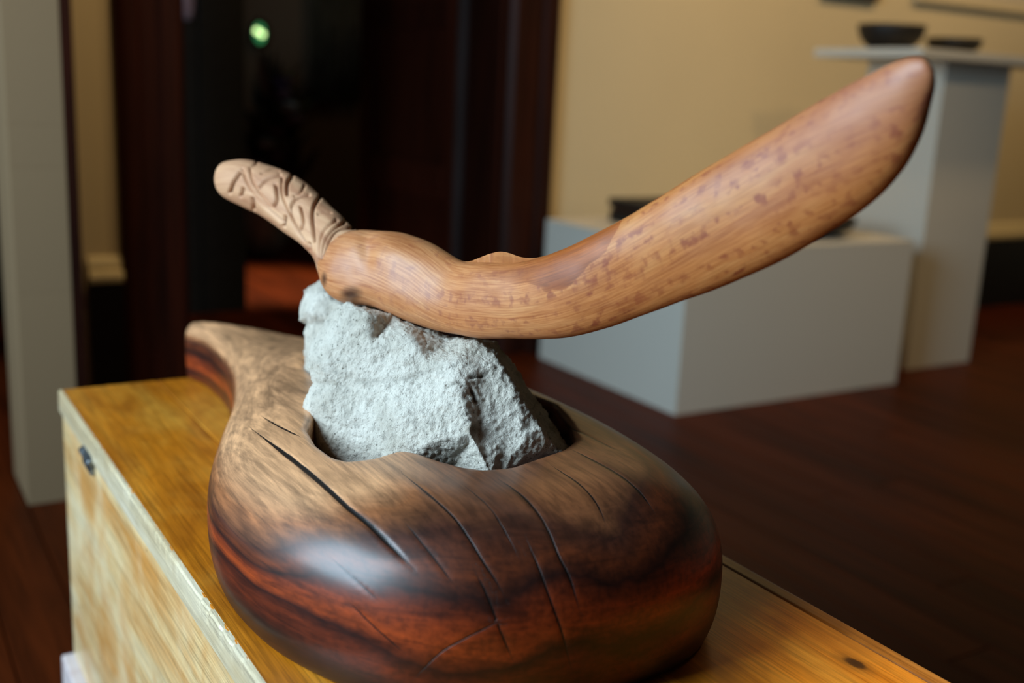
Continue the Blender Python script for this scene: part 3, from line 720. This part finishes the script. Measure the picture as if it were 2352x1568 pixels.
grooves = [([(551, 395), (536, 418), (528, 442)], 2.6, 3), ([(556, 388), (569, 424), (590, 455), (623, 488), (650, 512)], 2.2, 1.8), ([(574, 384), (579, 414), (595, 442), (623, 478)], 2.0, 1.6),
           ([(592, 432), (613, 411), (643, 400)], 2.2, 2.4), ([(600, 397), (623, 388), (640, 390)], 1.8, 1.4), ([(632, 424), (634, 457), (626, 476)], 2.4, 2.8), ([(671, 404), (659, 419), (656, 444)], 2.6, 3),
           ([(648, 406), (646, 442), (656, 473), (674, 513), (689, 546)], 2.0, 1.6), ([(710, 446), (684, 452), (667, 470), (666, 495), (682, 531), (695, 556)], 2.2, 2.4), ([(689, 473), (694, 508), (687, 529)], 2.2, 2.4),
           ([(738, 449), (720, 473), (715, 505), (717, 552)], 2.5, 3), ([(773, 503), (743, 526), (730, 557), (726, 590)], 2.2, 2), ([(792, 509), (760, 529), (740, 557), (730, 592)], 2.3, 2.6),
           ([(812, 524), (778, 527), (755, 549), (735, 592)], 2.4, 2.8), ([(557, 434), (553, 450)], 2.5, 2.5), ([(579, 457), (582, 480)], 2.5, 2.5), ([(653, 498), (650, 520)], 2.4, 2.6), ([(706, 560), (708, 575)], 2.4, 2.6),
           ([(730, 490), (745, 486), (760, 487)], 1.8, 1.2), ([(590, 372), (575, 384)], 2, 1.4), ([(700, 425), (690, 440), (675, 448)], 2, 1.4)]
gm = np.zeros(len(P))
for pts, wd, dp in grooves:
    d, _, pos = seg_dist(px, py, spline(pts, 6)); g = np.exp(-(d / (wd * 1.35)) ** 2)
    gm = np.maximum(gm, g * dp / 3); 
disp -= gm * .0055
# pillowed fields between the bands of the carved grip
# knot on the far upper edge
d = np.hypot((px - 1150) / 52, (py - 603) / 24); kn = np.exp(-d ** 2) * (~front)
disp += kn * .010
# rounded swelling behind the grip
disp += .004 * np.exp(-(((px - 905) / 60) ** 2 + ((py - 580) / 34) ** 2)) + .003 * np.exp(-(((px - 800) / 34) ** 2 + ((py - 672) / 26) ** 2))
disp -= .004 * np.exp(-(((px - 842) / 18) ** 2 + ((py - 575) / 34) ** 2))
stain = np.clip(gm * .75, 0, 1)
stain = np.maximum(stain, .8 * np.exp(-(((px - 808) / 30) ** 2 + ((py - 672) / 22) ** 2)))
stain = np.maximum(stain, .8 * np.exp(-(((px - 745) / 10) ** 2 + ((py - 640) / 22) ** 2)))
stain = np.maximum(stain, .55 * np.exp(-(((px - 790) / 50) ** 2 + ((py - 500) / 9) ** 2)))
stain = np.maximum(stain, .5 * np.exp(-(((px - 1255) / 22) ** 2 + ((py - 655) / 9) ** 2)))
yb = np.interp(px, [1060, 1150, 1200, 1240, 1255, 1300, 1335, 1395, 1430, 1445], [600, 648, 652, 655, 668, 662, 628, 570, 505, -600])
heart = np.where(front, np.clip(.5 + (yb - py) / 60, 0, 1), .2); hfade = np.clip((px - 1020) / 260, 0, 1)
pale = np.interp(px, [730, 900, 1150, 1400], [1, .75, .45, 0]); pale *= 1 - np.clip((heart - .45) * 6, 0, 1) * hfade; mauve = np.clip((px - 1600) / 350, 0, 1) * np.clip((.58 * (2145 - px) + 330 - py) / 160, 0, 1)
P = P + nn * disp[:, None]
# end caps
ec0 = P[:NT].mean(0); ec1 = P[-NT:].mean(0)
OB = np.array([cen[:, 0].mean(), cen[:, 1].mean(), 0]); OB[2] = P[:, 2].min()
sc_root = tag(empty('wooden_carving', OB), 'curved pale wooden blade with carved spiral grip, balanced on the white rocks', 'carving')
cutr = int(np.searchsorted(arc, np.interp(8 * 30, np.arange(NS), arc)))
def part(name, i0, i1, mat, cap0, cap1):
    ids = np.arange(i0 * NT, (i1 + 1) * NT); Vp = P[ids]; n = i1 - i0 + 1
    id2 = np.arange(n * NT).reshape(n, NT); n2 = np.roll(id2, -1, axis=1)
    q = np.stack([id2[:-1], id2[1:], n2[1:], n2[:-1]], -1).reshape(-1, 4)
    tris = []; V_ = Vp
    if cap0: V_ = np.vstack([V_, ec0]); k = len(V_) - 1; tris += [(k, int(id2[0, (j + 1) % NT]), int(id2[0, j])) for j in range(NT)]
    if cap1: V_ = np.vstack([V_, ec1]); k = len(V_) - 1; tris += [(k, int(id2[-1, j]), int(id2[-1, (j + 1) % NT])) for j in range(NT)]
    me = np_mesh(name, V_ - OB, q, tris); bm = bmesh.new(); bm.from_mesh(me); bmesh.ops.recalc_face_normals(bm, faces=bm.faces); bm.to_mesh(me); bm.free()
    ext = len(V_) - len(Vp)
    for nm, ar in (('stain', stain), ('heart', heart), ('heart_fade', hfade), ('pale', pale), ('mauve', mauve)): add_attr(me, nm, np.concatenate([ar[ids], np.zeros(ext)]))
    U = np.repeat(arc[i0:i1 + 1], NT); half = np.linalg.norm(av, axis=1)
    tw = np.minimum(th, 2 * math.pi - th)
    Vc = (np.tile(tw, n)) * np.repeat(half[i0:i1 + 1] * .8 + .012, NT) + np.where(np.tile(th, n) > math.pi, .5, 0)
    U = np.concatenate([U, np.full(ext, U[0])]); Vc = np.concatenate([Vc, np.zeros(ext)])
    uvl = me.uv_layers.new(name='UVMap'); li = np.empty(len(me.loops), np.int32); me.loops.foreach_get('vertex_index', li)
    uvl.data.foreach_set('uv', np.stack([U[li], Vc[li]], 1).astype(np.float32).ravel())
    return link(name, me, mat, sc_root)
grip = part('carved_grip', 0, cutr, M['handle'], True, False); grip['label'] = 'matte grip carved with spiral grooves'
blade = part('blade', cutr, NS - 1, M['blade'], False, True); blade['label'] = 'smooth broad blade of figured wood'

# ------------------------------------------------------------------ display furniture
def board_box(name, lo, hi, mat, label, cat, bev=.004, group=None):
    """plinth made of a side panel per face and a top board"""
    r = empty(name, ((lo[0] + hi[0]) / 2, (lo[1] + hi[1]) / 2, lo[2])); tk = .018
    box('side_panel', (lo[0], lo[1] + tk, lo[2]), (lo[0] + tk, hi[1] - tk, hi[2] - tk), mat, r, .001)
    box('side_panel', (hi[0] - tk, lo[1] + tk, lo[2]), (hi[0], hi[1] - tk, hi[2] - tk), mat, r, .001)
    box('front_panel', (lo[0], lo[1], lo[2]), (hi[0], lo[1] + tk, hi[2] - tk), mat, r, .001)
    box('back_panel', (lo[0], hi[1] - tk, lo[2]), (hi[0], hi[1], hi[2] - tk), mat, r, .001)
    box('top_panel', (lo[0], lo[1], hi[2] - tk), (hi[0], hi[1], hi[2]), mat, r, .0015)
    return tag(r, label, cat, group)
board_box('display_plinth', (2.225, 2.577, 0), (3.272, 3.388, .531), M['white'], 'low wide white display box on the floor right of the doorway', 'plinth')
board_box('display_pedestal', (3.478, 2.70, 0), (3.858, 3.06, 1.165), M['white'], 'tall narrow white pedestal under the shelf slab by the cream wall', 'pedestal')
slab = tag(box('shelf_slab', (3.215, 2.60, 1.165), (4.12, 3.10, 1.197), M['white'], None, .003), 'long thin white slab on the tall pedestal, carrying two dark bowls', 'shelf')
def bowl(loc, r, hgt, label, sy=1.0, foot=.55):
    t_ = .012
    prof = [(0, 0), (r * foot, 0), (r * (foot + .12), hgt * .12), (r * .9, hgt * .45), (r * .98, hgt * .8), (r, hgt), (r - t_, hgt), (r * .9 - t_, hgt * .8), (r * .7, hgt * .4), (r * .4, hgt * .22), (0, hgt * .18)]
    return tag(lathe('wooden_bowl', prof, M['bowl'], loc, None, 48, 1.0, sy), label, 'bowl')
bowl((3.352, 2.86, 1.1975), .122, .088, 'larger deep black bowl at the left end of the slab')
bowl((3.712, 2.86, 1.1975), .104, .062, 'smaller shallow black bowl on the slab, right of the larger bowl')
bowl((2.955, 2.80, .5315), .185, .066, 'wide black bowl on the low white box, seen under the blade', .9, .45)
# lidded dark box on the low plinth
r = tag(empty('lidded_box', (2.575, 3.18, .5315)), 'black lidded box on the low white box, left of the blade', 'box')
box('box_body', (2.43, 3.08, .5315), (2.73, 3.28, .575), M['bowl'], r, .006); box('box_band', (2.436, 3.086, .5755), (2.724, 3.274, .5885), M['darkwood'], r, .002)
lidb = box('box_lid', (2.424, 3.074, .589), (2.736, 3.286, .618), M['bowl'], r, .008)
# left column plinth
r = tag(empty('display_column', (.36, 2.72, 0)), 'tall off-white display column beyond the left end of the chest', 'column')
M['offwhite'] = plaster('off_white_cloth_board', lin(140, 116, 86), .03, .85)
zs = [0.0, .50, .78, .872, 1.25, 1.75, 2.3]
for z0, z1 in zip(zs, zs[1:]): box('column_section', (.314, 2.605, z0), (.43, 2.84, z1), M['offwhite'], r, .0008, 1)
# pictures on the wall
def picture(name, x0, x1, z0, z1, fm, im, label, fw=.03):
    r = tag(empty(name, ((x0 + x1) / 2, YW - .012, z0)), label, 'picture')
    for lo, hi in (((x0, YW - .03, z0), (x1, YW - .002, z0 + fw)), ((x0, YW - .03, z1 - fw), (x1, YW - .002, z1)), ((x0, YW - .03, z0 + fw), (x0 + fw, YW - .002, z1 - fw)), ((x1 - fw, YW - .03, z0 + fw), (x1, YW - .002, z1 - fw))):
        box('frame_bar', lo, hi, fm, r, .002)
    box('picture_sheet', (x0 + fw, YW - .018, z0 + fw), (x1 - fw, YW - .004, z1 - fw), im, r)
    return r
picture('framed_picture', 3.63, 3.965, 1.436, 2.0, M['black'], M['farwall'], 'dark framed picture cut off at the top edge above the black bowl', .02)
M['panelgrey'] = plaster('pale_grey_sheet', lin(196, 184, 164), .02, .6)
picture('framed_picture', 4.215, 5.5, 1.462, 2.3, M['wall'], M['panelgrey'], 'large pale framed panel at the top right corner of the wall', .045)

# ------------------------------------------------------------------ far room things seen through the doorway
board_box('black_plinth', (1.0, 4.57, 0), (1.275, 4.85, 1.2), M['black'], 'black plinth just inside the doorway, behind the left casing', 'plinth')
tag(box('black_screen', (1.28, 4.57, 0), (1.468, 4.62, 2.05), M['black'], None, .004), 'tall black screen panel standing inside the doorway', 'screen')
t = N('mauve_glaze'); M['mauve'] = t.done(t.ramp(t.noise(t.coord(), 20), [(.3, lin(120, 96, 108)), (.7, lin(170, 150, 160))]), .3)
tag(lathe('ceramic_jar', [(0, 0), (.03, 0), (.045, .04), (.05, .1), (.04, .17), (.022, .2), (.025, .22), (.02, .22), (0, .2)], M['mauve'], (1.245, 4.64, 1.2), None, 32), 'small mauve ceramic jar on the black plinth', 'jar')
pot = tag(empty('potted_plant', (2.10, 6.0, 0)), 'tall dark flowering plant in a pale blue pot in the far room', 'plant')
t = N('pale_blue_glaze'); M['blue'] = t.done(t.ramp(t.noise(t.coord(), 12), [(.3, lin(96, 128, 150)), (.7, lin(150, 178, 196))]), .35)
lathe('pot', [(0, 0), (.09, 0), (.12, .08), (.14, .2), (.13, .3), (.145, .34), (.13, .34), (.115, .3), (0, .29)], M['blue'], (2.03, 6.0, 0), pot, 40)
t = N('dark_leaf'); M['leaf'] = t.done(t.ramp(t.noise(t.coord(), 9), [(.3, lin(14, 18, 14)), (.7, lin(28, 34, 26))]), .5)
t = N('purple_petal'); M['petal'] = t.done(t.ramp(t.noise(t.coord(), 30), [(.3, lin(50, 34, 60)), (.7, lin(90, 76, 120))]), .6)
t = N('blue_petal'); M['petal2'] = t.done(t.ramp(t.noise(t.coord(), 30), [(.3, lin(80, 110, 140)), (.7, lin(140, 170, 200))]), .6)
bm = bmesh.new(); r_ = bmesh.ops.create_uvsphere(bm, u_segments=12, v_segments=8, radius=.05)
for v in r_['verts']: v.co.z *= .6; v.co *= 1 + .35 * noise.noise(v.co * 40)
fl = bm_mesh(bm, 'flower', True)
bm = bmesh.new()
vs = [bm.verts.new(p) for p in ((0, 0, 0), (.035, .012, .10), (.02, .02, .22), (0, .01, .30), (-.02, .02, .22), (-.035, .012, .10), (0, .03, .12))]
for a, b in ((0, 1), (1, 2), (2, 3), (3, 4), (4, 5), (5, 0)): bm.faces.new((vs[a], vs[b], vs[6]))
lf = bm_mesh(bm, 'leaf', True)
for k in range(3):
    lathe('stem', [(0, 0), (.012, 0), (.008, .7), (0, .7)], M['leaf'], (2.03 + .03 * k, 6.0 + .02 * k, .29), pot, 8)
for k in range(70):
    o = link('leaf', lf, M['leaf'], pot, (random.uniform(-.12, .14), random.uniform(-.12, .12), random.uniform(.35, .88)))
    o.rotation_euler = (random.uniform(.2, 1.3), 0, random.uniform(0, 6.28)); o.scale = [random.uniform(.7, 1.2)] * 3
for k in range(9):
    me = fl.copy(); me.materials.append(M['petal' if k % 3 else 'petal2'])
    link('flower', me, None, pot, (random.uniform(-.16, .04), random.uniform(-.22, -.12), .45 + .065 * k))
# lit pane in the far wall
w2 = tag(empty('window_2', (2.15, 6.42, 1.1)), kind='structure')
t = N('garden_light'); ob = t.coord()
def blob(x, y, r):
    d = t.n('ShaderNodeVectorMath', operation='DISTANCE'); t.t.links.new(ob, d.inputs[0]); d.inputs[1].default_value = (x, y, 0)
    return t.math('LESS_THAN', d.outputs['Value'], r)
hot = t.math('MAXIMUM', blob(-.014, .012, .016), blob(.014, -.004, .016))
c = t.mix(hot, t.ramp(t.noise(ob, 60, 2), [(.4, lin(22, 84, 50)), (.6, lin(60, 150, 90))]), (1.6, 2.3, 0.9, 1))
M['garden'] = t.done(lin(20, 40, 24), .5, None, .2, 0, .1, c, 1.3)
def face_front(o): o.parent = w2; o.rotation_euler = (math.pi / 2, 0, 0); o.location = (0, 0, .135)
face_front(lathe('pane', [(0, .004), (.045, .004), (.045, -.004), (0, -.004)], M['garden'], (0, 0, 0), None, 40, .8, 1.25))
face_front(lathe('window_frame', [(.045, .006), (.046, .014), (.062, .014), (.066, .006), (.066, -.02), (.045, -.02), (.045, .006)], M['darkwood'], (0, 0, 0), None, 40, .8, 1.25))
# dim curtain panels and a dado in the far room
t = N('dull_olive_cloth'); M['cloth'] = t.done(t.ramp(t.noise(t.coord(), 8), [(.3, lin(70, 64, 48)), (.7, lin(104, 96, 74))]), .9)
cu = tag(empty('curtain', (2.62, 6.38, 0)), 'dull olive curtain hanging in folds on the far wall', 'curtain')
bm = bmesh.new(); rows = []
for i in range(61):
    x = -.17 + .34 * i / 60; y = .022 * math.sin(i * .63) + .008 * math.sin(i * 1.7)
    rows.append([bm.verts.new((x, y, z)) for z in (.86, 1.4, 2.0, 2.6)])
for a, b in zip(rows, rows[1:]):
    for j in range(3): bm.faces.new((a[j], b[j], b[j + 1], a[j + 1]))
r_ = bmesh.ops.solidify(bm, geom=list(bm.faces), thickness=.004)
link('curtain_cloth', bm_mesh(bm, 'curtain_cloth', True), M['cloth'], cu)
rod = lathe('curtain_rod', [(0, -.22), (.012, -.22), (.012, .22), (0, .22)], M['darkwood'], (0, 0, 0), None, 12); rod.parent = cu; rod.location = (0, 0, 2.6); rod.rotation_euler = (0, math.pi / 2, 0)
